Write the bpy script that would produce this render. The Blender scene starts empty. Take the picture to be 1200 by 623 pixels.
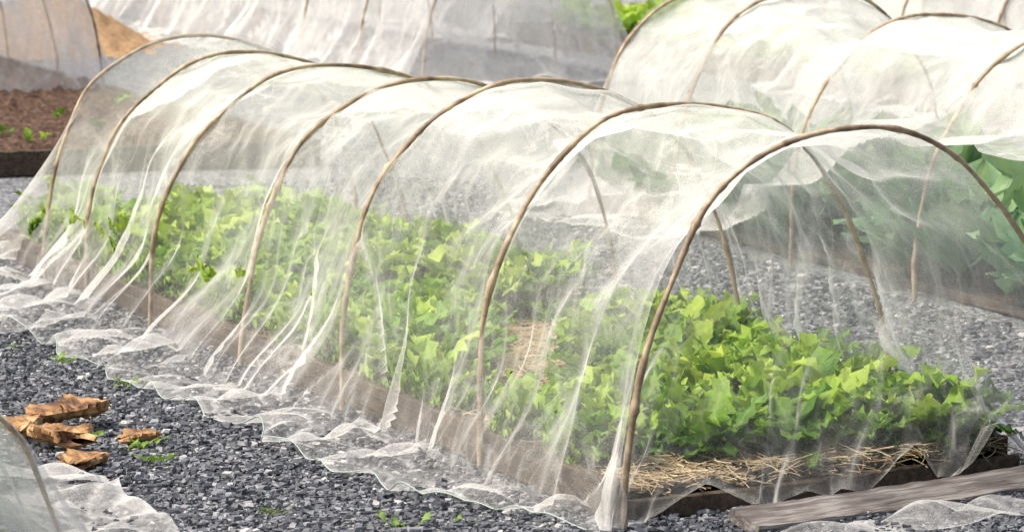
import bpy, math, numpy as np
from mathutils import Vector
R=np.random.RandomState
A0=0.3633; PITCH=0.1179
scene=bpy.context.scene

# ------------------------------------------------------------ helpers
def mk(name,V,F,mat,parent=None,smooth=True,attrs=None,cols=None,uv=None):
    V=np.asarray(V,np.float32);F=np.asarray(F,np.int32)
    me=bpy.data.meshes.new(name)
    n=F.shape[1]
    me.vertices.add(len(V));me.vertices.foreach_set('co',V.ravel())
    me.loops.add(F.size);me.loops.foreach_set('vertex_index',F.ravel())
    me.polygons.add(len(F));me.polygons.foreach_set('loop_start',np.arange(0,F.size,n,dtype=np.int32))
    me.polygons.foreach_set('use_smooth',np.full(len(F),smooth))
    me.update(calc_edges=True)
    for k,a in (attrs or {}).items():
        at=me.attributes.new(k,'FLOAT','POINT');at.data.foreach_set('value',np.asarray(a,np.float32).ravel())
    if uv is not None:
        l=me.uv_layers.new(name='UVMap');l.data.foreach_set('uv',np.asarray(uv,np.float32)[F.ravel()].ravel())
    ob=bpy.data.objects.new(name,me);scene.collection.objects.link(ob)
    me.materials.append(mat)
    if parent: ob.parent=parent
    return ob
def empty(name):
    e=bpy.data.objects.new(name,None);scene.collection.objects.link(e);e.empty_display_size=.2;return e
def gridF(a,b,off=0):
    i,j=np.meshgrid(np.arange(a-1),np.arange(b-1),indexing='ij')
    k=(i*b+j).ravel()+off
    return np.stack([k,k+b,k+b+1,k+1],1)
def sst(x):
    x=np.clip(x,0,1);return x*x*(3-2*x)
def snoise(x,y,seed,f,n=6):
    r=R(seed);o=0
    for k in range(n):
        an=r.uniform(0,2*np.pi);ff=f*r.uniform(.6,1.6)
        o=o+np.sin(2*np.pi*ff*(x*np.cos(an)+y*np.sin(an))+r.uniform(0,6.28))
    return o/np.sqrt(n)
def dnoise(x,y,seed,f,n=6,spread=.45):
    r=R(seed);o=0
    for k in range(n):
        an=r.normal(0,spread);ff=f*r.uniform(.5,1.7)
        o=o+np.sin(2*np.pi*ff*(x*np.cos(an)+y*np.sin(an))+r.uniform(0,6.28))
    return o/np.sqrt(n)

# ------------------------------------------------------------ materials
def newmat(name):
    m=bpy.data.materials.new(name);m.use_nodes=True;nt=m.node_tree;nt.nodes.clear()
    out=nt.nodes.new('ShaderNodeOutputMaterial');return m,nt,out
def N(nt,t,**kw):
    n=nt.nodes.new(t)
    for k,v in kw.items(): setattr(n,k,v)
    return n
def math_(nt,op,a,b=None,clamp=False):
    n=nt.nodes.new('ShaderNodeMath');n.operation=op;n.use_clamp=clamp
    for i,x in enumerate((a,b)):
        if x is None: continue
        if isinstance(x,(int,float)): n.inputs[i].default_value=x
        else: nt.links.new(x,n.inputs[i])
    return n.outputs[0]
def ramp(nt,fac,stops):
    n=nt.nodes.new('ShaderNodeValToRGB');nt.links.new(fac,n.inputs[0])
    e=n.color_ramp.elements
    while len(e)<len(stops): e.new(.5)
    for x,(p,c) in zip(e,stops): x.position=p;x.color=(*c,1)
    return n.outputs[0]

def net_mat(name,a0=.17,face=.5,seed=0.,col=(.94,.92,.875)):
    m,nt,out=newmat(name);L=nt.links.new
    uv=N(nt,'ShaderNodeUVMap')
    def streak(sx,sy,rot,w,off,dist=.6):
        mp=N(nt,'ShaderNodeMapping');mp.inputs['Scale'].default_value=(sx,sy,1)
        mp.inputs['Location'].default_value=(off+seed,off*1.7,0)
        mr=N(nt,'ShaderNodeMapping');mr.inputs['Rotation'].default_value=(0,0,rot)
        L(uv.outputs[0],mr.inputs[0]);L(mr.outputs[0],mp.inputs[0])
        n=N(nt,'ShaderNodeTexNoise');n.inputs['Scale'].default_value=1;n.inputs['Detail'].default_value=4
        n.inputs['Distortion'].default_value=dist;L(mp.outputs[0],n.inputs[0])
        d=math_(nt,'ABSOLUTE',math_(nt,'SUBTRACT',n.outputs[0],.5))
        return math_(nt,'SUBTRACT',1,math_(nt,'DIVIDE',d,w),True)
    top=N(nt,'ShaderNodeAttribute');top.attribute_name='top'
    side=math_(nt,'SUBTRACT',1,top.outputs['Fac'],True)
    s1=streak(3.0,1.1,.45,.03,1.3,1.4);s2=streak(4.0,1.4,-.7,.028,7.7,1.3);s3=streak(2.5,2.4,.9,.025,4.1,1.);s4=streak(11,5.0,.1,.05,9.2,1.2)
    t1=streak(1.3,7,.25,.035,2.2,.9);t2=streak(2.0,10,-.45,.03,5.5,.9)
    big=N(nt,'ShaderNodeTexNoise');big.inputs['Scale'].default_value=2.0;big.inputs['Detail'].default_value=2
    L(uv.outputs[0],big.inputs[0])
    bg=math_(nt,'MULTIPLY',math_(nt,'SUBTRACT',big.outputs[0],.42),3.5,True)
    st=math_(nt,'ADD',math_(nt,'MULTIPLY',s1,.24),math_(nt,'MULTIPLY',s2,.18))
    st=math_(nt,'ADD',st,math_(nt,'MULTIPLY',s4,.07))
    st=math_(nt,'MULTIPLY',st,math_(nt,'ADD',math_(nt,'MULTIPLY',side,.85),.15))
    tt=math_(nt,'ADD',math_(nt,'MULTIPLY',t1,.22),math_(nt,'MULTIPLY',t2,.16))
    st=math_(nt,'ADD',st,math_(nt,'MULTIPLY',tt,top.outputs['Fac']))
    st=math_(nt,'ADD',st,math_(nt,'MULTIPLY',s3,.15))
    st=math_(nt,'MULTIPLY',st,bg)
    wisp=N(nt,'ShaderNodeTexNoise');wisp.inputs['Scale'].default_value=1;wisp.inputs['Detail'].default_value=7;wisp.inputs['Roughness'].default_value=.65;wisp.inputs['Distortion'].default_value=1.5
    mw=N(nt,'ShaderNodeMapping');mw.inputs['Scale'].default_value=(8,6,1);L(uv.outputs[0],mw.inputs[0]);L(mw.outputs[0],wisp.inputs[0])
    wf=math_(nt,'ADD',math_(nt,'MULTIPLY',math_(nt,'SUBTRACT',wisp.outputs[0],.5),1.7),1.)
    fine=N(nt,'ShaderNodeTexNoise');fine.inputs['Scale'].default_value=260;fine.inputs['Detail'].default_value=1
    L(uv.outputs[0],fine.inputs[0])
    fn=math_(nt,'ADD',math_(nt,'MULTIPLY',math_(nt,'SUBTRACT',fine.outputs[0],.5),2.0),1.)
    at=N(nt,'ShaderNodeAttribute');at.attribute_name='dens'
    lw=N(nt,'ShaderNodeLayerWeight');lw.inputs[0].default_value=.5
    fc=math_(nt,'MULTIPLY',math_(nt,'POWER',lw.outputs['Facing'],2.4),face)
    o=math_(nt,'ADD',st,a0)
    o=math_(nt,'ADD',o,fc)
    o=math_(nt,'MULTIPLY',o,wf)
    o=math_(nt,'MULTIPLY',o,fn)
    o=math_(nt,'MULTIPLY',o,at.outputs['Fac'])
    o=math_(nt,'MINIMUM',math_(nt,'MAXIMUM',o,.02),.88)
    df=N(nt,'ShaderNodeBsdfDiffuse');df.inputs[0].default_value=(*col,1)
    tl=N(nt,'ShaderNodeBsdfTranslucent');tl.inputs[0].default_value=(*col,1)
    mx=N(nt,'ShaderNodeMixShader');mx.inputs[0].default_value=.5
    L(df.outputs[0],mx.inputs[1]);L(tl.outputs[0],mx.inputs[2])
    tr=N(nt,'ShaderNodeBsdfTransparent')
    m2=N(nt,'ShaderNodeMixShader');L(o,m2.inputs[0]);L(tr.outputs[0],m2.inputs[1]);L(mx.outputs[0],m2.inputs[2])
    L(m2.outputs[0],out.inputs[0]);return m
NET=net_mat('insect_netting',a0=.155,face=.45);NETB=net_mat('insect_netting_far',a0=.35,face=.4,seed=31.)

def leaf_mat(name,stops,trans=.35,rough=.5):
    m,nt,out=newmat(name);L=nt.links.new
    at=N(nt,'ShaderNodeAttribute');at.attribute_name='var'
    ed=N(nt,'ShaderNodeAttribute');ed.attribute_name='mid'
    tc=N(nt,'ShaderNodeTexCoord');n=N(nt,'ShaderNodeTexNoise');n.inputs['Scale'].default_value=45;n.inputs['Detail'].default_value=3
    L(tc.outputs['Object'],n.inputs[0])
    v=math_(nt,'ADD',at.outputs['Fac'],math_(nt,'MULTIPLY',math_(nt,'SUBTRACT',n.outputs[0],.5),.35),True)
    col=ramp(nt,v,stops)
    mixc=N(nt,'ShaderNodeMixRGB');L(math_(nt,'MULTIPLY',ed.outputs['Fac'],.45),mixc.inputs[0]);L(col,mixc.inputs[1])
    mixc.inputs[2].default_value=(.46,.58,.18,1)
    b=N(nt,'ShaderNodeBsdfPrincipled');b.inputs['Roughness'].default_value=rough
    b.inputs['Specular IOR Level'].default_value=.3
    L(mixc.outputs[0],b.inputs['Base Color'])
    bm=N(nt,'ShaderNodeBump');bm.inputs['Strength'].default_value=.6;bm.inputs['Distance'].default_value=.004
    n2=N(nt,'ShaderNodeTexNoise');n2.inputs['Scale'].default_value=120;L(tc.outputs['Object'],n2.inputs[0]);L(n2.outputs[0],bm.inputs['Height']);L(bm.outputs[0],b.inputs['Normal'])
    t=N(nt,'ShaderNodeBsdfTranslucent');L(mixc.outputs[0],t.inputs[0])
    mx=N(nt,'ShaderNodeMixShader');mx.inputs[0].default_value=trans
    L(b.outputs[0],mx.inputs[1]);L(t.outputs[0],mx.inputs[2]);L(mx.outputs[0],out.inputs[0]);return m
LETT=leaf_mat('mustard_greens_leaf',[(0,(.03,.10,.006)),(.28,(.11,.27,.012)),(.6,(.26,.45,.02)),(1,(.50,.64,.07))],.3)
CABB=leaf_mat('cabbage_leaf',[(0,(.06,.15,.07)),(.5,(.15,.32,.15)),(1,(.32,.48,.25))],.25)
WEED=leaf_mat('weed_leaf',[(0,(.08,.18,.02)),(.5,(.2,.36,.04)),(1,(.3,.46,.07))])

def wood_mat(name,c1,c2,c3,sc=(3,3,60),bump=.4,rough=.8):
    m,nt,out=newmat(name);L=nt.links.new
    tc=N(nt,'ShaderNodeTexCoord');mp=N(nt,'ShaderNodeMapping');mp.inputs['Scale'].default_value=sc
    L(tc.outputs['Object'],mp.inputs[0])
    n=N(nt,'ShaderNodeTexNoise');n.inputs['Scale'].default_value=1;n.inputs['Detail'].default_value=6;n.inputs['Distortion'].default_value=.8
    L(mp.outputs[0],n.inputs[0])
    n2=N(nt,'ShaderNodeTexNoise');n2.inputs['Scale'].default_value=5;n2.inputs['Detail'].default_value=4;L(tc.outputs['Object'],n2.inputs[0])
    f=math_(nt,'ADD',math_(nt,'MULTIPLY',n.outputs[0],.65),math_(nt,'MULTIPLY',n2.outputs[0],.35))
    col=ramp(nt,f,[(.37,c1),(.5,c2),(.63,c3)])
    b=N(nt,'ShaderNodeBsdfPrincipled');b.inputs['Roughness'].default_value=rough;L(col,b.inputs['Base Color'])
    bm=N(nt,'ShaderNodeBump');bm.inputs['Strength'].default_value=bump;bm.inputs['Distance'].default_value=.004;L(f,bm.inputs['Height']);L(bm.outputs[0],b.inputs['Normal'])
    L(b.outputs[0],out.inputs[0]);return m
BAMB=wood_mat('bamboo_hoop_wood',(.17,.11,.06),(.38,.275,.17),(.60,.48,.31),(16,16,16),.5,.6)
BOARD=wood_mat('bed_board_wood',(.03,.02,.011),(.075,.05,.03),(.14,.10,.06),(60,3,60))
PLANK=wood_mat('weathered_plank_wood',(.09,.07,.06),(.22,.185,.16),(.42,.38,.34),(6,80,80),.9)
BARK=wood_mat('split_bark_wood',(.10,.045,.018),(.38,.20,.08),(.60,.40,.20),(30,8,30),.8)

def gravel_mat():
    m,nt,out=newmat('slate_gravel');L=nt.links.new
    tc=N(nt,'ShaderNodeTexCoord')
    v=N(nt,'ShaderNodeTexVoronoi');v.inputs['Scale'].default_value=62;L(tc.outputs['Object'],v.inputs[0])
    sep=N(nt,'ShaderNodeSeparateColor');L(v.outputs['Color'],sep.inputs[0])
    col=ramp(nt,sep.outputs[0],[(0,(.06,.064,.070)),(.5,(.14,.146,.155)),(.8,(.28,.286,.292)),(1,(.52,.51,.49))])
    n=N(nt,'ShaderNodeTexNoise');n.inputs['Scale'].default_value=1.3;n.inputs['Detail'].default_value=5;L(tc.outputs['Object'],n.inputs[0])
    mixc=N(nt,'ShaderNodeMixRGB');mixc.blend_type='MULTIPLY';mixc.inputs[0].default_value=.6;L(col,mixc.inputs[1])
    L(ramp(nt,n.outputs[0],[(.3,(.75,.74,.74)),(.7,(1.0,.98,.95))]),mixc.inputs[2])
    b=N(nt,'ShaderNodeBsdfPrincipled');b.inputs['Roughness'].default_value=.75;L(mixc.outputs[0],b.inputs['Base Color'])
    bm=N(nt,'ShaderNodeBump');bm.inputs['Strength'].default_value=.9;bm.inputs['Distance'].default_value=.012;bm.invert=True
    L(v.outputs['Distance'],bm.inputs['Height']);L(bm.outputs[0],b.inputs['Normal'])
    L(b.outputs[0],out.inputs[0]);return m
GRAV=gravel_mat()
def var_mat(name,stops,rough=.7):
    m,nt,out=newmat(name);L=nt.links.new
    at=N(nt,'ShaderNodeAttribute');at.attribute_name='var'
    col=ramp(nt,at.outputs['Fac'],stops)
    b=N(nt,'ShaderNodeBsdfPrincipled');b.inputs['Roughness'].default_value=rough;L(col,b.inputs['Base Color']);L(b.outputs[0],out.inputs[0]);return m
CHIP=var_mat('slate_chip',[(0,(.035,.038,.045)),(.36,(.09,.095,.108)),(.66,(.20,.208,.222)),(.86,(.40,.40,.40)),(1,(.66,.61,.54))],.55)
STRAW=var_mat('straw_stalk',[(0,(.2,.12,.06)),(.4,(.42,.3,.15)),(1,(.68,.56,.34))],.7)
def soil_mat(name,c1,c2,c3):
    m,nt,out=newmat(name);L=nt.links.new
    tc=N(nt,'ShaderNodeTexCoord');n=N(nt,'ShaderNodeTexNoise');n.inputs['Scale'].default_value=30;n.inputs['Detail'].default_value=8;n.inputs['Roughness'].default_value=.75
    L(tc.outputs['Object'],n.inputs[0]);col=ramp(nt,n.outputs[0],[(.38,c1),(.5,c2),(.62,c3)])
    b=N(nt,'ShaderNodeBsdfPrincipled');b.inputs['Roughness'].default_value=.95;L(col,b.inputs['Base Color'])
    bm=N(nt,'ShaderNodeBump');bm.inputs['Strength'].default_value=1;bm.inputs['Distance'].default_value=.03;L(n.outputs[0],bm.inputs['Height']);L(bm.outputs[0],b.inputs['Normal'])
    L(b.outputs[0],out.inputs[0]);return m
SOIL=soil_mat('garden_soil',(.05,.03,.018),(.13,.08,.045),(.26,.18,.11))
SOILR=soil_mat('red_soil',(.04,.018,.010),(.12,.06,.034),(.28,.17,.10))
STRAWS=soil_mat('straw_heap',(.3,.16,.07),(.5,.3,.14),(.65,.45,.25))
def plain(name,c,rough=.6):
    m,nt,out=newmat(name);b=N(nt,'ShaderNodeBsdfPrincipled');b.inputs['Base Color'].default_value=(*c,1);b.inputs['Roughness'].default_value=rough
    n=N(nt,'ShaderNodeTexNoise');n.inputs['Scale'].default_value=60;bm=N(nt,'ShaderNodeBump');bm.inputs['Strength'].default_value=.2
    nt.links.new(n.outputs[0],bm.inputs['Height']);nt.links.new(bm.outputs[0],b.inputs['Normal']);nt.links.new(b.outputs[0],out.inputs[0]);return m
CORD=plain('green_selvedge_cord',(.42,.5,.44))

# ------------------------------------------------------------ ground
def ground():
    xs=np.concatenate([[-400,-100,-30],np.linspace(-8,16,49),[40,120,400]])
    ys=np.concatenate([[-400,-100,-30],np.linspace(-12,34,93),[60,140,600]])
    X,Y=np.meshgrid(xs,ys,indexing='ij')
    Z=np.where((abs(X)<20)&(Y>-20)&(Y<36),.006*snoise(X,Y,3,.5)-.008,-.01)
    mk('ground',np.stack([X,Y,Z],-1).reshape(-1,3),gridF(len(xs),len(ys)),GRAV)
ground()

def chips(name,n,sampler,seed,smin,smax,flat=.45):
    r=R(seed);P=sampler(r,n);n=len(P)
    base=np.array([[-1,-1,-1],[1,-1,-1],[1,1,-1],[-1,1,-1],[-1,-1,1],[1,-1,1],[1,1,1],[-1,1,1]],float)
    V=base[None]*(1+r.uniform(-.45,.35,(n,8,3)))*.5
    V[:,4:,:2]*=.75
    sz=r.uniform(0,1,n)**2*(smax-smin)+smin
    asp=np.stack([r.uniform(.8,1.4,n),r.uniform(.5,1,n),r.uniform(.2,.6,n)*flat/.45],1)
    V=V*asp[:,None]*sz[:,None,None]
    a=r.uniform(0,6.28,n);b=r.normal(0,.4,n)
    y=V[...,1]*np.cos(b)[:,None]-V[...,2]*np.sin(b)[:,None];z=V[...,1]*np.sin(b)[:,None]+V[...,2]*np.cos(b)[:,None]
    x=V[...,0]
    V=np.stack([x*np.cos(a)[:,None]-y*np.sin(a)[:,None],x*np.sin(a)[:,None]+y*np.cos(a)[:,None],z],-1)
    V+=P[:,None]
    V[...,2]+=(sz*.12)[:,None]
    f=np.array([[0,3,2,1],[4,5,6,7],[0,1,5,4],[1,2,6,5],[2,3,7,6],[3,0,4,7]])
    F=(f[None]+8*np.arange(n)[:,None,None]).reshape(-1,4)
    var=np.repeat(r.beta(1.4,1.9,n),8)
    return mk(name,V.reshape(-1,3),F,CHIP,smooth=False,attrs={'var':var})
def samp_left(r,n):
    y=r.uniform(-1.2,9.5,n)**1;x=r.uniform(-1.9,.03,n)
    w=np.clip(1.25-y/9.5*.75,0,1);k=r.uniform(0,1,n)<w
    x,y=x[k],y[k]
    return np.stack([x,y,r.uniform(-.002,.006,len(x))],1)
chips('path_gravel',60000,samp_left,5,.007,.027)
def samp_right(r,n):
    y=r.uniform(-.5,9,n);x=r.uniform(1.38,2.8,n)
    return np.stack([x,y,r.uniform(-.002,.006,n)],1)
chips('path_gravel',14000,samp_right,6,.010,.030)
def samp_near(r,n):
    y=r.uniform(-.9,.25,n);x=r.uniform(-.1,2.2,n)
    return np.stack([x,y,r.uniform(-.002,.006,n)],1)
chips('path_gravel',9000,samp_near,7,.008,.026)

# ------------------------------------------------------------ hoops
NEXP=2/2.31
def arch(th,w,h,tc):
    c=np.cos(th);s=np.abs(np.sin(th))
    return tc-w/2*np.sign(c)*np.abs(c)**NEXP,h*s**NEXP
def tube(P,rad,sides=8,flat=1.0):
    P=np.asarray(P);n=len(P);T=np.gradient(P,axis=0);T/=np.linalg.norm(T,axis=1)[:,None]
    up=np.array([0,1,0.]);B=np.cross(T,up);B/=np.linalg.norm(B,axis=1)[:,None]+1e-9;C=np.cross(B,T)
    a=np.linspace(0,2*np.pi,sides,endpoint=False)
    rad=np.broadcast_to(rad,(n,))
    V=P[:,None]+rad[:,None,None]*(np.cos(a)[None,:,None]*B[:,None]*flat+np.sin(a)[None,:,None]*C[:,None])
    i,j=np.meshgrid(np.arange(n-1),np.arange(sides),indexing='ij')
    F=np.stack([i*sides+j,i*sides+(j+1)%sides,(i+1)*sides+(j+1)%sides,(i+1)*sides+j],-1).reshape(-1,4)
    return V.reshape(-1,3),F
def hoop(name,s,w,h,tc,seed,parent,rad=.0098,mat=BAMB):
    r=R(seed);th=np.linspace(0,np.pi,160);t,z=arch(th,w,h,tc)
    u=np.linspace(0,1,160)
    lean=r.normal(0,.012)
    y=s+lean*z/h*2+.012*np.sin(u*6.28*r.uniform(.8,1.6)+r.uniform(0,6))+.004*np.sin(u*6.28*r.uniform(3,5)+r.uniform(0,6))
    t=t+.007*np.sin(u*6.28*3+r.uniform(0,6))+.003*np.sin(u*6.28*7+r.uniform(0,6));z=z+.005*np.sin(u*6.28*4+r.uniform(0,6))
    P=np.stack([t,y,z],1);P[0,2]=-.05;P[-1,2]=-.05
    rr=rad*(1+.12*np.sin(u*40+r.uniform(0,6))+.07*r.normal(0,1,160))*(1.2-.4*u)
    for k in range(8):
        c=r.uniform(0,1);rr=rr*(1+.35*np.exp(-((u-c)/.005)**2))
    V,F=tube(P,rr,10,.75)
    return mk(name,V,F,mat,parent)

# ------------------------------------------------------------ netting
def build_net(name,hs,hw,hh,tc,offL,offR,seed,ds,nv,mat,parent,s0=None,s1=None,liftL=None,npl=5,cord=True,amp=1.,ne=20):
    hs=np.array(hs);S=np.arange(hs[0] if s0 is None else s0,(hs[-1] if s1 is None else s1)+ds*.5,ds)
    th=np.linspace(0,np.pi,nv)
    ext=np.linspace(1,0,ne,endpoint=False)
    thx=np.concatenate([0*ext,th,0*ext+np.pi]);EX=np.concatenate([-ext,0*th,ext[::-1]])
    SS,TH=np.meshgrid(S,thx,indexing='ij');EE=np.broadcast_to(EX,SS.shape)
    w=np.interp(SS,hs,hw);h=np.interp(SS,hs,hh)
    idx=np.clip(np.searchsorted(hs,S,side='right')-1,0,len(hs)-2)
    p=np.clip((S-hs[idx])/(hs[idx+1]-hs[idx]),0,1);sag=(4*p*(1-p))**.7
    r=R(seed+77);hv=r.uniform(.8,1.6,len(hs));sag=sag*hv[idx]
    sag=sag[:,None]*np.ones_like(SS)
    q=TH/np.pi
    sagv=sag*(1+.5*snoise(SS,q*2.5,seed+40,.7,4))
    t,z=arch(TH,w+.03-.06*sagv,h+.014-.075*sagv,tc)
    side=np.sign(t-tc)
    k=sst((.42*h-z)/(.42*h))**1.7
    oL=np.asarray(offL(S))[:,None];oR=np.asarray(offR(S))[:,None]
    bul=1+.22*snoise(SS,SS*0,seed+9,1.1,3)
    wav=1+.12*snoise(SS,SS*0,seed+19,1.6,3)
    t=t+np.where(side<0,-oL,oR)*k*bul*.5
    t=t+EE*np.where(side<0,oL,oR)*(.85)*wav
    m=.25+.75*sst((.9*h-z)/(.9*h))
    hoopm=.3+.7*np.clip(sag,0,1)
    topm=sst((z/h-.62)/.3)
    Sw=SS+.18*snoise(SS,q*1.5,seed,.7,4)+.5*(q-.25)*snoise(SS,SS*0,seed+41,.35,3)
    f1=np.abs(dnoise(Sw,q*1.2,seed+1,1.4,4))
    f2=np.abs(dnoise(Sw,q*1.6,seed+2,3.4,4,.8))
    gate=sst(.5+.6*snoise(SS,q*3,seed+43,.9,4))
    f3=snoise(SS,q*3,seed+3,2.2,6)
    ft=np.abs(dnoise(q*3,SS,seed+4,2.0,5,.5))
    d=amp*(m*hoopm*(.032*f1+.014*f2*gate)+.010*f3*hoopm+.022*ft*topm*hoopm)
    r=R(seed+5);dens=np.ones_like(SS);L=S[-1]-S[0]
    for side_ in (0,1):
        for i in range(int(L*npl)):
            sc=r.uniform(S[0],S[-1]);sl=r.normal(0,.75);top=r.uniform(.25,.95);st=r.uniform(.2,1.1)**1.5;wd=r.uniform(.005,.02)
            cv=r.normal(0,.9)
            zz=z/h;line=sc+sl*zz*h+cv*zz**2*h
            ww=wd*(1+3.*zz)
            g=np.exp(-((SS-line)/ww)**2)*sst((top-zz)/top*1.4)*((side<0) if side_==0 else (side>=0))
            dens+=g*st*1.2;d+=g*.022*amp
    vx=(t-tc);vz=z;ln=np.sqrt(vx**2+vz**2)+1e-6
    on=(np.abs(EE)<=0)
    t=t-d*vx/ln*on;z=z-d*vz/ln*sst(z/.1)
    low=sst((.05-z)/.05)
    rip=np.abs(dnoise(t*1.0+.10*snoise(SS,t,seed+44,.9,4),SS,seed+7,3.0,5,.25))
    rip2=np.abs(snoise(SS,t,seed+45,1.6,5))
    z=np.maximum(z-.012,0)+low*(.003+.028*rip*sst(rip2)+.018*rip2)+.003
    dens*=(1-.30*low)
    dens+=.9*sst((np.abs(EE)-.90)/.10)+1.0*np.exp(-(rip/.12)**2)*low*sst(rip2*1.5)
    dens+=-.25*(1-hoopm)+.55*topm
    dens*=1+.25*snoise(SS,q*3,seed+46,.8,5)
    if liftL is not None:
        lf=np.asarray(liftL(S))[:,None]*(side<0)
        z=np.where(lf>z,lf+.03*snoise(SS,SS,seed+11,1.2),z)
        t=np.where((lf>.01)&(EE<0),t-EE*oL*.85+EE*.02,t)
    dens=np.clip(dens,.25,4)
    al=np.concatenate([np.zeros((len(S),1)),np.cumsum(np.hypot(np.diff(t,axis=1),np.diff(z,axis=1)),1)],1)
    mid=len(thx)//2
    al=al-al[:,mid:mid+1]
    V=np.stack([t,SS,z],-1).reshape(-1,3)
    ob=mk(name,V,gridF(len(S),len(thx)),mat,parent,attrs={'dens':dens.ravel(),'top':topm.ravel()},uv=np.stack([SS.ravel(),al.ravel()],1))
    if cord:
        P=np.stack([t[:,0],S,z[:,0]+.002],1)
        a=np.linspace(0,6.283,6,endpoint=False)
        Vc=(P[:,None]+.0018*np.stack([np.cos(a),0*a,np.sin(a)],1)[None]).reshape(-1,3)
        i,j=np.meshgrid(np.arange(len(P)-1),np.arange(6),indexing='ij')
        F=np.stack([i*6+j,i*6+(j+1)%6,(i+1)*6+(j+1)%6,(i+1)*6+j],-1).reshape(-1,4)
        mk('net_selvedge',Vc,F,CORD,parent)
    return ob
def far_curtain(name,s,w,h,tc,oL,oR,ext,dirn,seed,mat,parent,nu=160,nj=60,zdrop=.0):
    th=np.linspace(0,np.pi,nu);j=np.linspace(0,1,nj);TH,J=np.meshgrid(th,j,indexing='ij')
    t,z=arch(TH,w+.03,h+.014,tc)
    side=np.sign(t-tc);k=sst((.46*h-z)/(.46*h))**1.7
    off=np.where(side<0,-oL,oR)
    t=t+off*k*.8
    wb=w/2
    tb=tc-np.cos(TH)*(wb+np.where(side<0,oL,oR)*1.3)
    yb=ext*np.sin(TH)**.6
    e=np.where(J<.8,(J/.8)**1.5*.72,.72+(J-.8)/.2*.28)
    T=t+(tb-t)*J;Y=yb*e
    Z=z*np.clip(1-J/.8,0,1)**1.05
    g=np.abs(snoise(TH*1.0,J*.4,seed,1.3,4));g2=np.abs(snoise(TH,J*.3,seed+1,3,4))
    am=np.sin(TH)*J**.5
    Y=Y-am*(.06*g+.03*g2)
    rip=np.abs(snoise(T,Y,seed+3,2.5,5))
    Z=Z+.004+.035*rip*sst((.06-Z)/.06)
    dens=1+.8*sst((J-.97)/.03)+.7*np.exp(-(g2/.12)**2)*J+.4*np.exp(-(g/.15)**2)*J
    V=np.stack([T,s+dirn*Y,Z],-1).reshape(-1,3)
    return mk(name,V,gridF(nu,nj),mat,parent,attrs={'dens':dens.ravel(),'top':0*dens.ravel()},uv=np.stack([(TH*.5).ravel(),(J*1.1).ravel()],1))

# ------------------------------------------------------------ plants
def leaf_templates(n,seed,L,W,e0,e1,petiole=.35,nu=13,nv=7,ruf=.25,lobes=5,lobed=.3,droop=1.):
    r=R(seed);T=[]
    for k in range(n):
        l=L*r.uniform(.6,1.15);wd=W*r.uniform(.65,1.25)
        u=np.linspace(0,1,nu)
        a0=math.radians(r.uniform(*e0));a1=math.radians(r.uniform(*e1))
        ang=a0+(a1-a0)*u**1.3*droop
        cx=np.concatenate([[0],np.cumsum(np.cos((ang[1:]+ang[:-1])/2))])*l/(nu-1)
        cz=np.concatenate([[0],np.cumsum(np.sin((ang[1:]+ang[:-1])/2))])*l/(nu-1)
        ub=np.clip((u-petiole)/(1-petiole),0,1)
        hw=wd/2*np.sin(np.pi*ub**.8)**.6*(1+lobed*np.sin(ub*np.pi*2*lobes+r.uniform(0,6)))
        hw=np.maximum(hw,.003)
        v=np.linspace(-1,1,nv);U,V=np.meshgrid(u,v,indexing='ij')
        HW=hw[:,None]*(1+.15*r.normal(0,1,(nu,1)))
        ph=r.uniform(0,6,4)
        ed=np.abs(V)**1.4
        blade=(U>petiole)
        ru=ruf*wd*ed*blade*(.5*np.sin(U*2*np.pi*4.2+ph[0]+V*1.2)+.6*np.sin(U*2*np.pi*8+ph[1]*np.sign(V)+ph[2]))*.6
        cup=.18*HW*V**2
        nx=-np.sin(ang)[:,None];nz=np.cos(ang)[:,None]
        off=ru+cup+.004*r.normal(0,1,U.shape)*blade
        tw=r.normal(0,.3)*U
        X=cx[:,None]+nx*(off+V*HW*np.sin(tw))+.004*r.normal(0,1,U.shape)*blade*ed;Y=V*HW*np.cos(tw)+r.normal(0,.02)*U**2;Z=cz[:,None]+nz*(off+V*HW*np.sin(tw))
        T.append((np.stack([X,Y,Z],-1).reshape(-1,3),np.exp(-(V/.16)**2).ravel()*1.,(.15*np.abs(V)+.1*U).ravel()))
    return T,gridF(nu,nv),nu*nv
def plants(name,pos,tpl,leaves,seed,mat,sc=(.8,1.15),varmean=.5,parent=None,grad=2.2,xlim=None,sfun=None):
    T,F0,nvx=tpl;r=R(seed);Vs=[];M=[];VA=[]
    for (x,y,z) in pos:
        ps=r.uniform(*sc);pv=r.normal(0,.17)+varmean
        if sfun: ps*=sfun(x,y)
        nl=int(leaves*r.uniform(.75,1.25))
        for i in range(nl):
            V,m,g=T[r.randint(len(T))];a=r.uniform(0,6.283);s=ps*r.uniform(.7,1.15)
            c,sn=math.cos(a)*s,math.sin(a)*s
            W=np.empty_like(V);W[:,0]=V[:,0]*c-V[:,1]*sn+x+r.normal(0,.022);W[:,1]=V[:,0]*sn+V[:,1]*c+y+r.normal(0,.022);W[:,2]=V[:,2]*s+z
            if xlim is not None:
                lo,hi=xlim;b=.06
                q=W[:,0]
                q=np.where(q<lo+b,lo+b-b*np.tanh((lo+b-q)/b),q);q=np.where(q>hi-b,hi-b+b*np.tanh((q-hi+b)/b),q);W[:,0]=q
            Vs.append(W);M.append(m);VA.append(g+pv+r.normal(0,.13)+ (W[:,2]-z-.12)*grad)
    n=len(Vs);F=(F0[None]+nvx*np.arange(n)[:,None,None]).reshape(-1,4)
    return mk(name,np.concatenate(Vs),F,mat,parent,attrs={'mid':np.concatenate(M),'var':np.clip(np.concatenate(VA),0,1)})
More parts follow.
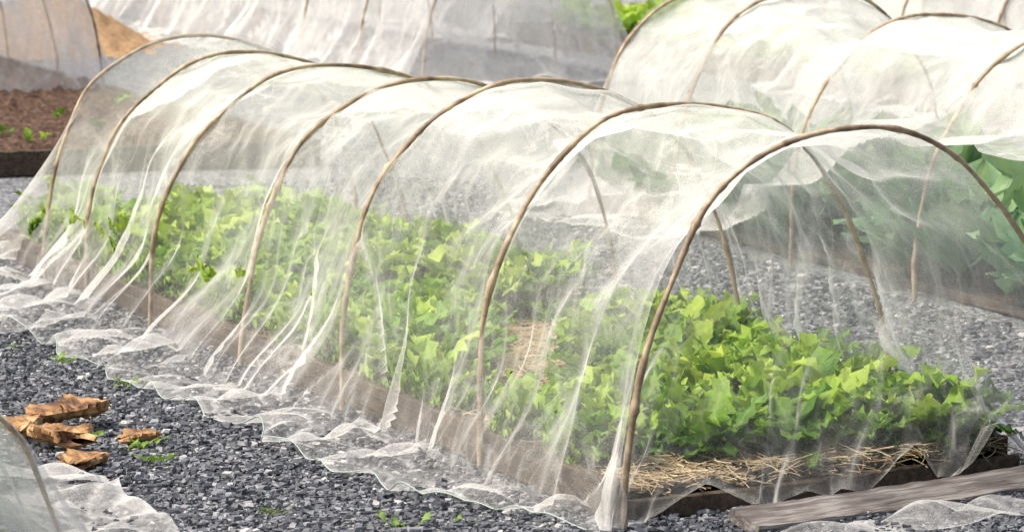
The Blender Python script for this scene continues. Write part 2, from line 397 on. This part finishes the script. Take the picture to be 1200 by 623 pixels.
TL=leaf_templates(60,11,.235,.066,(38,88),(-45,45),lobes=4,lobed=.42,ruf=.45,nu=14)
TLf=leaf_templates(20,12,.24,.11,(45,85),(-25,35),nu=9,nv=5)
TC=leaf_templates(24,13,.42,.17,(40,85),(0,55),petiole=.25,ruf=.16,lobed=.10,nu=11,nv=7)
TW=leaf_templates(12,14,.06,.022,(20,75),(-20,40),petiole=.2,nu=6,nv=3,lobed=.1)
def scat(r,x0,x1,y0,y1,sp,z,ok=lambda x,y:True,jit=.3):
    o=[]
    for yy in np.arange(y0,y1,sp):
        for xx in np.arange(x0,x1,sp):
            x=xx+r.normal(0,sp*jit);y=yy+r.normal(0,sp*jit)
            if x0-.02<=x<=x1+.02 and ok(x,y): o.append((x,y,z))
    return o

def straw(name,n,seed,x0,x1,y0,y1,z,parent=None,ok=None,lm=.12,wr=(.0008,.0019)):
    r=R(seed);x=r.uniform(x0,x1,n);y=r.uniform(y0,y1,n)
    if ok is not None:
        k=ok(x,y);x,y=x[k],y[k];n=len(x)
    a=r.uniform(0,np.pi,n);l=r.uniform(.02,lm,n);b=r.normal(0,.25,n);wd=r.uniform(*wr,n);bend=r.normal(0,.25,n)
    u=np.linspace(-.5,.5,5)
    cx=u[None]*l[:,None];cy=bend[:,None]*l[:,None]*(u[None]**2)*2
    zb=z(x,y) if callable(z) else np.full(n,z)
    zz=zb[:,None]+r.uniform(0,.03,n)[:,None]+cx*np.sin(b)[:,None]
    P=np.stack([x[:,None]+cx*np.cos(a)[:,None]-cy*np.sin(a)[:,None],y[:,None]+cx*np.sin(a)[:,None]+cy*np.cos(a)[:,None],np.maximum(zz,zb[:,None]-.003)],-1)
    nrm=np.stack([-np.sin(a),np.cos(a),0*a],-1)[:,None]*wd[:,None,None]
    lo=P-nrm;hi=P+nrm;top=P.copy();top[...,2]+=wd[:,None]*1.2
    V=np.stack([lo,top,hi],2)
    F0=gridF(5,3);F=(F0[None]+15*np.arange(n)[:,None,None]).reshape(-1,4)
    return mk(name,V.reshape(-1,3),F,STRAW,parent,attrs={'var':np.repeat(r.beta(2,1.6,n),15)})

def slab(name,p0,p1,wid,th,mat,parent=None,seed=0,tilt=0.,z=None):
    p0=np.array(p0,float);p1=np.array(p1,float);d=p1-p0;L=np.linalg.norm(d);d/=L
    sd=np.cross([0,0,1],d);sd/=np.linalg.norm(sd);up=np.cross(d,sd)
    sd2=sd*math.cos(tilt)+up*math.sin(tilt);up2=-sd*math.sin(tilt)+up*math.cos(tilt)
    n=max(8,int(L/.04));u=np.linspace(0,1,n);b=.12*min(wid,th)
    prof=np.array([[-wid/2+b,0],[wid/2-b,0],[wid/2,b],[wid/2,th-b],[wid/2-b,th],[-wid/2+b,th],[-wid/2,th-b],[-wid/2,b]])
    r=R(seed);ns=r.normal(0,.0018,(n,8,2));ns[:,:,1]*=.7
    pr=prof[None]+ns
    bow=.004*np.sin(u*3.1*2+seed)
    V=p0+u[:,None,None]*d*L+pr[...,0:1]*sd2+(pr[...,1:2]+bow[:,None,None])*up2
    V=V.reshape(-1,3)
    i,j=np.meshgrid(np.arange(n-1),np.arange(8),indexing='ij')
    F=np.stack([i*8+j,(i+1)*8+j,(i+1)*8+(j+1)%8,i*8+(j+1)%8],-1).reshape(-1,4)
    caps=[]
    for base in (0,(n-1)*8):
        caps+= [[base,base+1,base+2,base+7],[base+7,base+2,base+3,base+6],[base+6,base+3,base+4,base+5]]
    ob=mk(name,V-p0,np.concatenate([F,np.array(caps)]),mat,parent,smooth=False)
    ob.location=p0
    return ob
def soil(name,x0,x1,y0,y1,z,mat,seed,parent,amp=.012,skew=0.,cl=0.):
    xs=np.linspace(x0,x1,int((x1-x0)/.04)+2);ys=np.linspace(0,1,int((y1-y0)/.05)+2)
    X,U=np.meshgrid(xs,ys,indexing='ij');Y=y0+skew*(X-x0)+(y1-y0-skew*(X-x0))*U
    Z=z+amp*snoise(X,Y,seed,1.2)+amp*.5*snoise(X,Y,seed+1,4)+cl*R(seed).normal(0,1,X.shape)
    return mk(name,np.stack([X,Y,Z],-1).reshape(-1,3),gridF(len(xs),len(ys)),mat,parent)

# ============================================================ BED A (main)
bed=empty('raised_garden_bed')
soil('soil',.07,1.33,.17,6.6,.075,SOIL,21,bed,skew=.22)
slab('side_board',(.05,.14,0),(.05,6.7,0),.032,.10,BOARD,bed,1)
slab('side_board_far',(1.35,.46,0),(1.35,6.7,0),.032,.10,BOARD,bed,2)
slab('end_board',(.072,.125,0),(1.37,.42,0),.03,.055,BOARD,bed,3)
slab('end_board_far',(.07,6.66,0),(1.33,6.66,0),.032,.10,BOARD,bed,4)
straw('straw_mulch',24000,31,.09,1.33,.15,6.5,.080,bed,ok=lambda x,y:y>.13+.22*x)
straw('straw_spill',1500,32,.1,1.4,.0,.5,lambda x,y:.055+0*x,bed,ok=lambda x,y:(y>.11+.22*x)&(y<.2+.22*x),lm=.08)
def lowband(x,y):
    # strip of bare, recently picked ground running up the bed
    a=abs(x-(.36+(y-1.55)*.36))/.20;b=max(0,(1.35-y)/.25,(y-3.05)/.25)
    return max(a,b)
def okA(x,y):
    if y<.36+.06*x+.04*math.sin(x*9): return False
    if x>1.24 and y>1.6: return False
    lb=lowband(x,y)
    if lb<.55 or (lb<1 and math.sin(x*91+y*57)>-.1): return False
    if ((x-.40)/.16)**2+((y-3.9)/.35)**2<1: return False
    return True
def sizeA(x,y):
    v=1+.10*float(snoise(np.array(x),np.array(y),88,.9,5))
    lb=lowband(x,y)
    return v*(.45 if lb<1 else (.45+.55*min(1,(lb-1)/.5)))
rA=R(77)
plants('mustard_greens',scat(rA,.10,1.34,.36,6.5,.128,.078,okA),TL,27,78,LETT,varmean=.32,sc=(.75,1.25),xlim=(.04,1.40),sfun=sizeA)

A_s=[0,1.055,2.195,3.218,4.222,5.259,5.828];A_w=[1.254,1.276,1.349,1.323,1.373,1.27,1.282];A_h=[1.024,1.005,.988,.924,.904,.883,.903];TCA=.652
tA=empty('row_cover_tunnel')
for i,(s,w,h) in enumerate(zip(A_s,A_w,A_h)): hoop('hoop_%d'%(i+1),s,w,h,TCA,100+i,tA)
offLA=lambda S:np.interp(S,[0,.3,.6,1.07,2.12,2.73,3.54,4.68,5.8],[.08,.14,.25,.33,.28,.33,.36,.36,.40])+.02*np.sin(S*5)
offRA=lambda S:.36+.05*np.sin(S*3)+0*S
build_net('net_cover',A_s,A_w,A_h,TCA,offLA,offRA,200,.016,170,NET,tA,npl=3.2)
far_curtain('net_end',5.828,1.282,.903,TCA,.40,.36,.85,1,210,NET,tA)
def near_curtain():
    nu,nj=260,70
    th=np.linspace(0,np.pi,nu);j=np.linspace(0,1,nj);TH,J=np.meshgrid(th,j,indexing='ij')
    t,z=arch(TH,A_w[0]+.03,A_h[0]+.014,TCA)
    x=(t-(TCA-.64))/1.28
    src=np.array([0,.22,.30,.40,.52,.60,.72,.84,.93,1.0])
    dst=np.array([-.06,.02,.10,.44,.52,.66,.78,1.04,1.10,1.30])
    tbm=np.interp(x,src,dst)
    dd=np.gradient(tbm[:,0])/(np.gradient(x[:,0]*1.28)+1e-4)
    gather=np.clip(1/np.maximum(dd,.25),.5,3.2)[:,None]
    hemz=np.interp(tbm,[-.1,.05,.14,.28,.42,.52,.60,.66,.72,.80,.88,.96,1.04,1.12,1.2,1.35],[.01,.01,.03,.10,.03,.02,.05,.03,.04,.02,.10,.14,.04,.04,.16,.2])
    yb=.0+.24*np.clip(tbm,0,2)
    zt=z;T=t+(tbm-t)*J**.9;Z=zt+(np.minimum(hemz,zt)-zt)*J;Y=yb*J**1.2*np.clip(zt/.4,0,1)
    f=np.abs(snoise(x,J*.4,300,4,4));f2=snoise(x,J*.5,301,8,4)
    Y=Y+J**.7*(.04*f+.018*f2)*np.clip(zt/.3,0,1)-.03*J
    dens=.6+(gather-1)*.6*J**1.2*1.0+.9*np.exp(-(f2/.15)**2)*J*.6+.8*sst((J-.97)/.03)
    V=np.stack([T,Y,Z],-1).reshape(-1,3)
    mk('net_end_near',V,gridF(nu,nj),NET,tA,attrs={'dens':np.clip(dens,.3,3).ravel(),'top':0*dens.ravel()},uv=np.stack([(x*1.3).ravel(),(J*1.2).ravel()],1))
near_curtain()
def plank():
    p0=np.array((.30,-.12,.006));p1=np.array((1.95,.43,.012));L=np.linalg.norm(p1-p0)
    ob=slab('weathered_plank',(0,0,0),(L,0,0),.12,.032,PLANK,None,9,tilt=.32)
    ob.location=p0;ob.rotation_euler=(0,0,math.atan2(p1[1]-p0[1],p1[0]-p0[0]))
plank()
def loose():
    nu,nv=220,40;u=np.linspace(0,1,nu);v=np.linspace(0,1,nv);U,Vv=np.meshgrid(u,v,indexing='ij')
    X=.10+2.05*U;Y=-.27+.58*U-.03-.20*Vv+.03*snoise(U,U*0,402,3)*Vv
    Z=.004+.020*np.abs(snoise(X,Y*1.2,401,1.8,6))+.004*snoise(X,Y,405,5,5)
    Z=np.maximum(Z,.003)
    rip=np.abs(snoise(X,Y*.8,404,2.5))
    mk('loose_netting',np.stack([X,Y,Z],-1).reshape(-1,3),gridF(nu,nv),NET,tA,attrs={'dens':(1.0+1.2*np.exp(-(rip/.15)**2)+1.2*sst((.06-np.minimum(Vv,1-Vv))/.06)).ravel(),'top':(0*X).ravel()},uv=np.stack([X.ravel(),Y.ravel()],1))
loose()

# ============================================================ TUNNEL B
def bed_simple(x0,x1,y0,y1,mat,seed,z=.085,bh=.12,cl=0.):
    b=empty('raised_garden_bed');soil('soil',x0+.02,x1-.02,y0+.02,y1-.02,z,mat,seed,b,cl=cl)
    slab('side_board',(x0,y0,0),(x0,y1,0),.035,bh,BOARD,b,seed);slab('side_board_far',(x1,y0,0),(x1,y1,0),.035,bh,BOARD,b,seed+1)
    slab('end_board',(x0+.02,y0-.002,0),(x1-.02,y0-.002,0),.035,bh-.002,BOARD,b,seed+2);slab('end_board_far',(x0+.02,y1+.002,0),(x1-.02,y1+.002,0),.035,bh-.002,BOARD,b,seed+3)
    return b
def tunnel(hs,w,h,tc,seed,mat,oL,oR,ext0=.3,ext1=.6,lift=None,ds=.03,nv=100,npl=3.5,rad=.0098,hoops=True):
    e=empty('row_cover_tunnel');r=R(seed)
    W=[w*r.uniform(.97,1.04) for _ in hs];H=[h*r.uniform(.96,1.04) for _ in hs]
    for i,s in enumerate(hs): hoop('hoop_%d'%(i+1),s,W[i],H[i],tc,seed+i,e,rad)
    build_net('net_cover',hs,W,H,tc,lambda S:oL+.05*np.sin(S*2.3+seed),lambda S:oR+0*S,seed,ds,nv,mat,e,liftL=lift,npl=npl,cord=False,ne=6)
    if ext1: far_curtain('net_end',hs[-1],W[-1],H[-1],tc,oL,oR,ext1,1,seed+3,mat,e,110,36)
    if ext0: far_curtain('net_end_near',hs[0],W[0],H[0],tc,oL,oR,ext0,-1,seed+4,mat,e,110,36)
    return e
bed_simple(2.97,4.08,1.2,7.6,SOIL,41,z=.03,bh=.035)
tunnel([1.8,2.9,4.0,5.16,6.38,7.26],1.3,.98,3.48,500,NETB,.25,.25,lift=lambda S:.62*sst((6.3-S)/2.2))
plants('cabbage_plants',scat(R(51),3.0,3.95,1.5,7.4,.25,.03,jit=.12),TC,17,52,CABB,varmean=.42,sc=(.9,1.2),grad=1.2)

# ============================================================ TUNNELS behind
tunnel([14.4+1.12*k for k in range(9)],1.3,1.0,5.25,600,NETB,.3,.25,ext0=.35,ds=.05,nv=80)
bD=bed_simple(.75,2.42,9.8,22,SOILR,71,z=.10,cl=.014)
tunnel([13.6+1.05*k for k in range(8)],1.3,1.0,1.75,700,NETB,.12,.15,ext0=.2,ds=.05,nv=80)
plants('mustard_greens',scat(R(72),1.0,2.3,10.5,13.2,.9,.10,jit=.4),TLf,5,73,LETT,varmean=.4,sc=(.3,.5))
bed_simple(6.6,7.9,8.5,18,SOIL,81)
tunnel([6.5+1.1*k for k in range(7)],1.3,1.0,7.25,800,NETB,.25,.25,ds=.05,nv=80)
tunnel([18.2+1.1*k for k in range(7)],1.3,1.0,7.25,820,NETB,.25,.25,ds=.06,nv=70)
plants('mustard_greens',scat(R(82),6.7,7.8,12,17.8,.24,.085,jit=.2),TLf,16,83,LETT,varmean=.4,sc=(.9,1.3))
tunnel([12+1.1*k for k in range(10)],1.3,1.0,9.6,860,NETB,.25,.25,ds=.07,nv=60)
tunnel([24+1.1*k for k in range(4)],1.3,1.0,3.2,900,NETB,.25,.25,ds=.07,nv=60)
def heap(name,cx,cy,rx,ry,h,mat,seed):
    g=np.linspace(-1,1,50);X,Y=np.meshgrid(g,g,indexing='ij');rr=np.sqrt(X**2+Y**2)
    Z=h*sst(1-rr)*(1+.2*snoise(X,Y,seed,1.2))+.015*snoise(X,Y,seed+1,5)*(rr<1)-.012
    mk(name,np.stack([cx+X*rx,cy+Y*ry,Z],-1).reshape(-1,3),gridF(50,50),mat)
heap('straw_heap',3.55,19.2,.8,1.8,.3,STRAWS,91)

# ============================================================ TUNNEL G (low one, lower-left foreground)
bed_simple(-2.8,-1.6,-.6,1.2,SOIL,95,z=.06,bh=.08)
eG=empty('row_cover_tunnel')
GS=[-.5,.3,1.1]
for i,s in enumerate(GS): hoop('hoop_%d'%(i+1),s,1.3,.62,-2.24,950+i,eG)
build_net('net_cover',GS,[1.3]*3,[.62]*3,-2.24,lambda S:.25+0*S,lambda S:np.interp(S,[-.5,.3,1.1],[.25,.33,.42]),960,.016,140,NETB,eG,npl=6,cord=False)
far_curtain('net_end',1.1,1.3,.62,-2.24,.3,.42,.55,1,970,NETB,eG)
far_curtain('net_end_near',-.5,1.3,.62,-2.24,.3,.25,.3,-1,971,NETB,eG)
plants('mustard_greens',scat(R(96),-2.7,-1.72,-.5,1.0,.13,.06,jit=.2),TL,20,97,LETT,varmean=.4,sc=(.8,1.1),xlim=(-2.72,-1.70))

# ============================================================ bark chunks, weeds
def chunk(name,c,L,W,H,rot,seed,parent,tilt=.1):
    n,m=26,14;u=np.linspace(-1,1,n);a=np.linspace(0,2*np.pi,m,endpoint=False);r=R(seed)
    U,Aa=np.meshgrid(u,a,indexing='ij')
    rad=(1-np.abs(U)**5)**.4*(1+.22*snoise(U,np.cos(Aa),seed,.9)+.09*r.normal(0,1,U.shape))
    rad[0]=.3;rad[-1]=.25
    x=U*L/2+.1*L*snoise(np.cos(Aa),np.sin(Aa),seed+1,.5)*(np.abs(U)>.8);y=np.cos(Aa)*rad*W/2;z=np.sign(np.sin(Aa))*np.abs(np.sin(Aa))**.7*rad*H/2+ .05*U*L*tilt
    z=z+.25*H*(y/W*2)**2
    cr,sr=math.cos(rot),math.sin(rot)
    V=np.stack([c[0]+x*cr-y*sr,c[1]+x*sr+y*cr,c[2]+z],-1).reshape(-1,3)
    i,j=np.meshgrid(np.arange(n-1),np.arange(m),indexing='ij')
    F=np.stack([i*m+j,(i+1)*m+j,(i+1)*m+(j+1)%m,i*m+(j+1)%m],-1).reshape(-1,4)
    mk(name,V,F,BARK,parent,smooth=False)
bk=empty('split_bark_pieces')
chunk('piece_1',(-.88,2.15,.055),.25,.14,.05,.3,1,bk,.4)
chunk('piece_2',(-1.0,1.78,.04),.2,.12,.05,1.9,2,bk,.2)
chunk('piece_3',(-.76,1.80,.022),.13,.08,.03,.2,3,bk)
chunk('piece_4',(-1.02,1.46,.02),.15,.10,.035,.9,4,bk)
chunk('piece_5',(-1.06,2.0,.04),.22,.08,.04,1.2,5,bk)
rW=R(55);wp=[(-.62,4.5,0),(-.6,3.9,0),(-.55,3.5,0),(-.95,4.3,0),(-1.1,4.0,0),(-.75,.55,0),(-.35,.25,0),(-.9,2.5,0),(-.86,1.95,0),(-.88,2.0,.0),(-.42,5.1,0),(-1.3,3.8,0),(-.5,2.9,0),(-.15,-.1,0)]
for k in range(12): wp.append((rW.uniform(-1.2,-.4),rW.uniform(0,6),0))
plants('gravel_weeds',wp,TW,8,56,WEED,sc=(.4,1.0),varmean=.5)

# ============================================================ light, sky, camera
world=bpy.data.worlds.new('World');scene.world=world;world.use_nodes=True;nt=world.node_tree
bg=nt.nodes['Background'];sky=nt.nodes.new('ShaderNodeTexSky');sky.sky_type='NISHITA';sky.sun_disc=False
EL=math.radians(56);AZ=math.radians(-70)
sky.sun_elevation=EL;sky.sun_rotation=AZ;sky.air_density=1.0;sky.dust_density=5.0;sky.ozone_density=.4
nt.links.new(sky.outputs[0],bg.inputs[0]);bg.inputs[1].default_value=.15
sl=bpy.data.lights.new('sun','SUN');sl.energy=4.8;sl.angle=math.radians(35);sl.color=(1,.96,.89)
so=bpy.data.objects.new('sun',sl);scene.collection.objects.link(so)
dv=Vector((math.sin(AZ)*math.cos(EL),math.cos(AZ)*math.cos(EL),math.sin(EL)))
so.rotation_euler=dv.to_track_quat('Z','Y').to_euler();so.location=(0,0,10)
cam=bpy.data.cameras.new('camera');co=bpy.data.objects.new('camera',cam);scene.collection.objects.link(co)
cam.sensor_width=36;cam.lens=5091.86/1200*36;cam.clip_end=2000
co.location=(-4.186,-10.249,2.0);co.rotation_euler=(math.pi/2-PITCH,0,-A0)
cam.dof.use_dof=True;cam.dof.focus_distance=12.6;cam.dof.aperture_fstop=9
scene.camera=co
scene.view_settings.view_transform='Standard';scene.view_settings.look='None';scene.view_settings.exposure=0
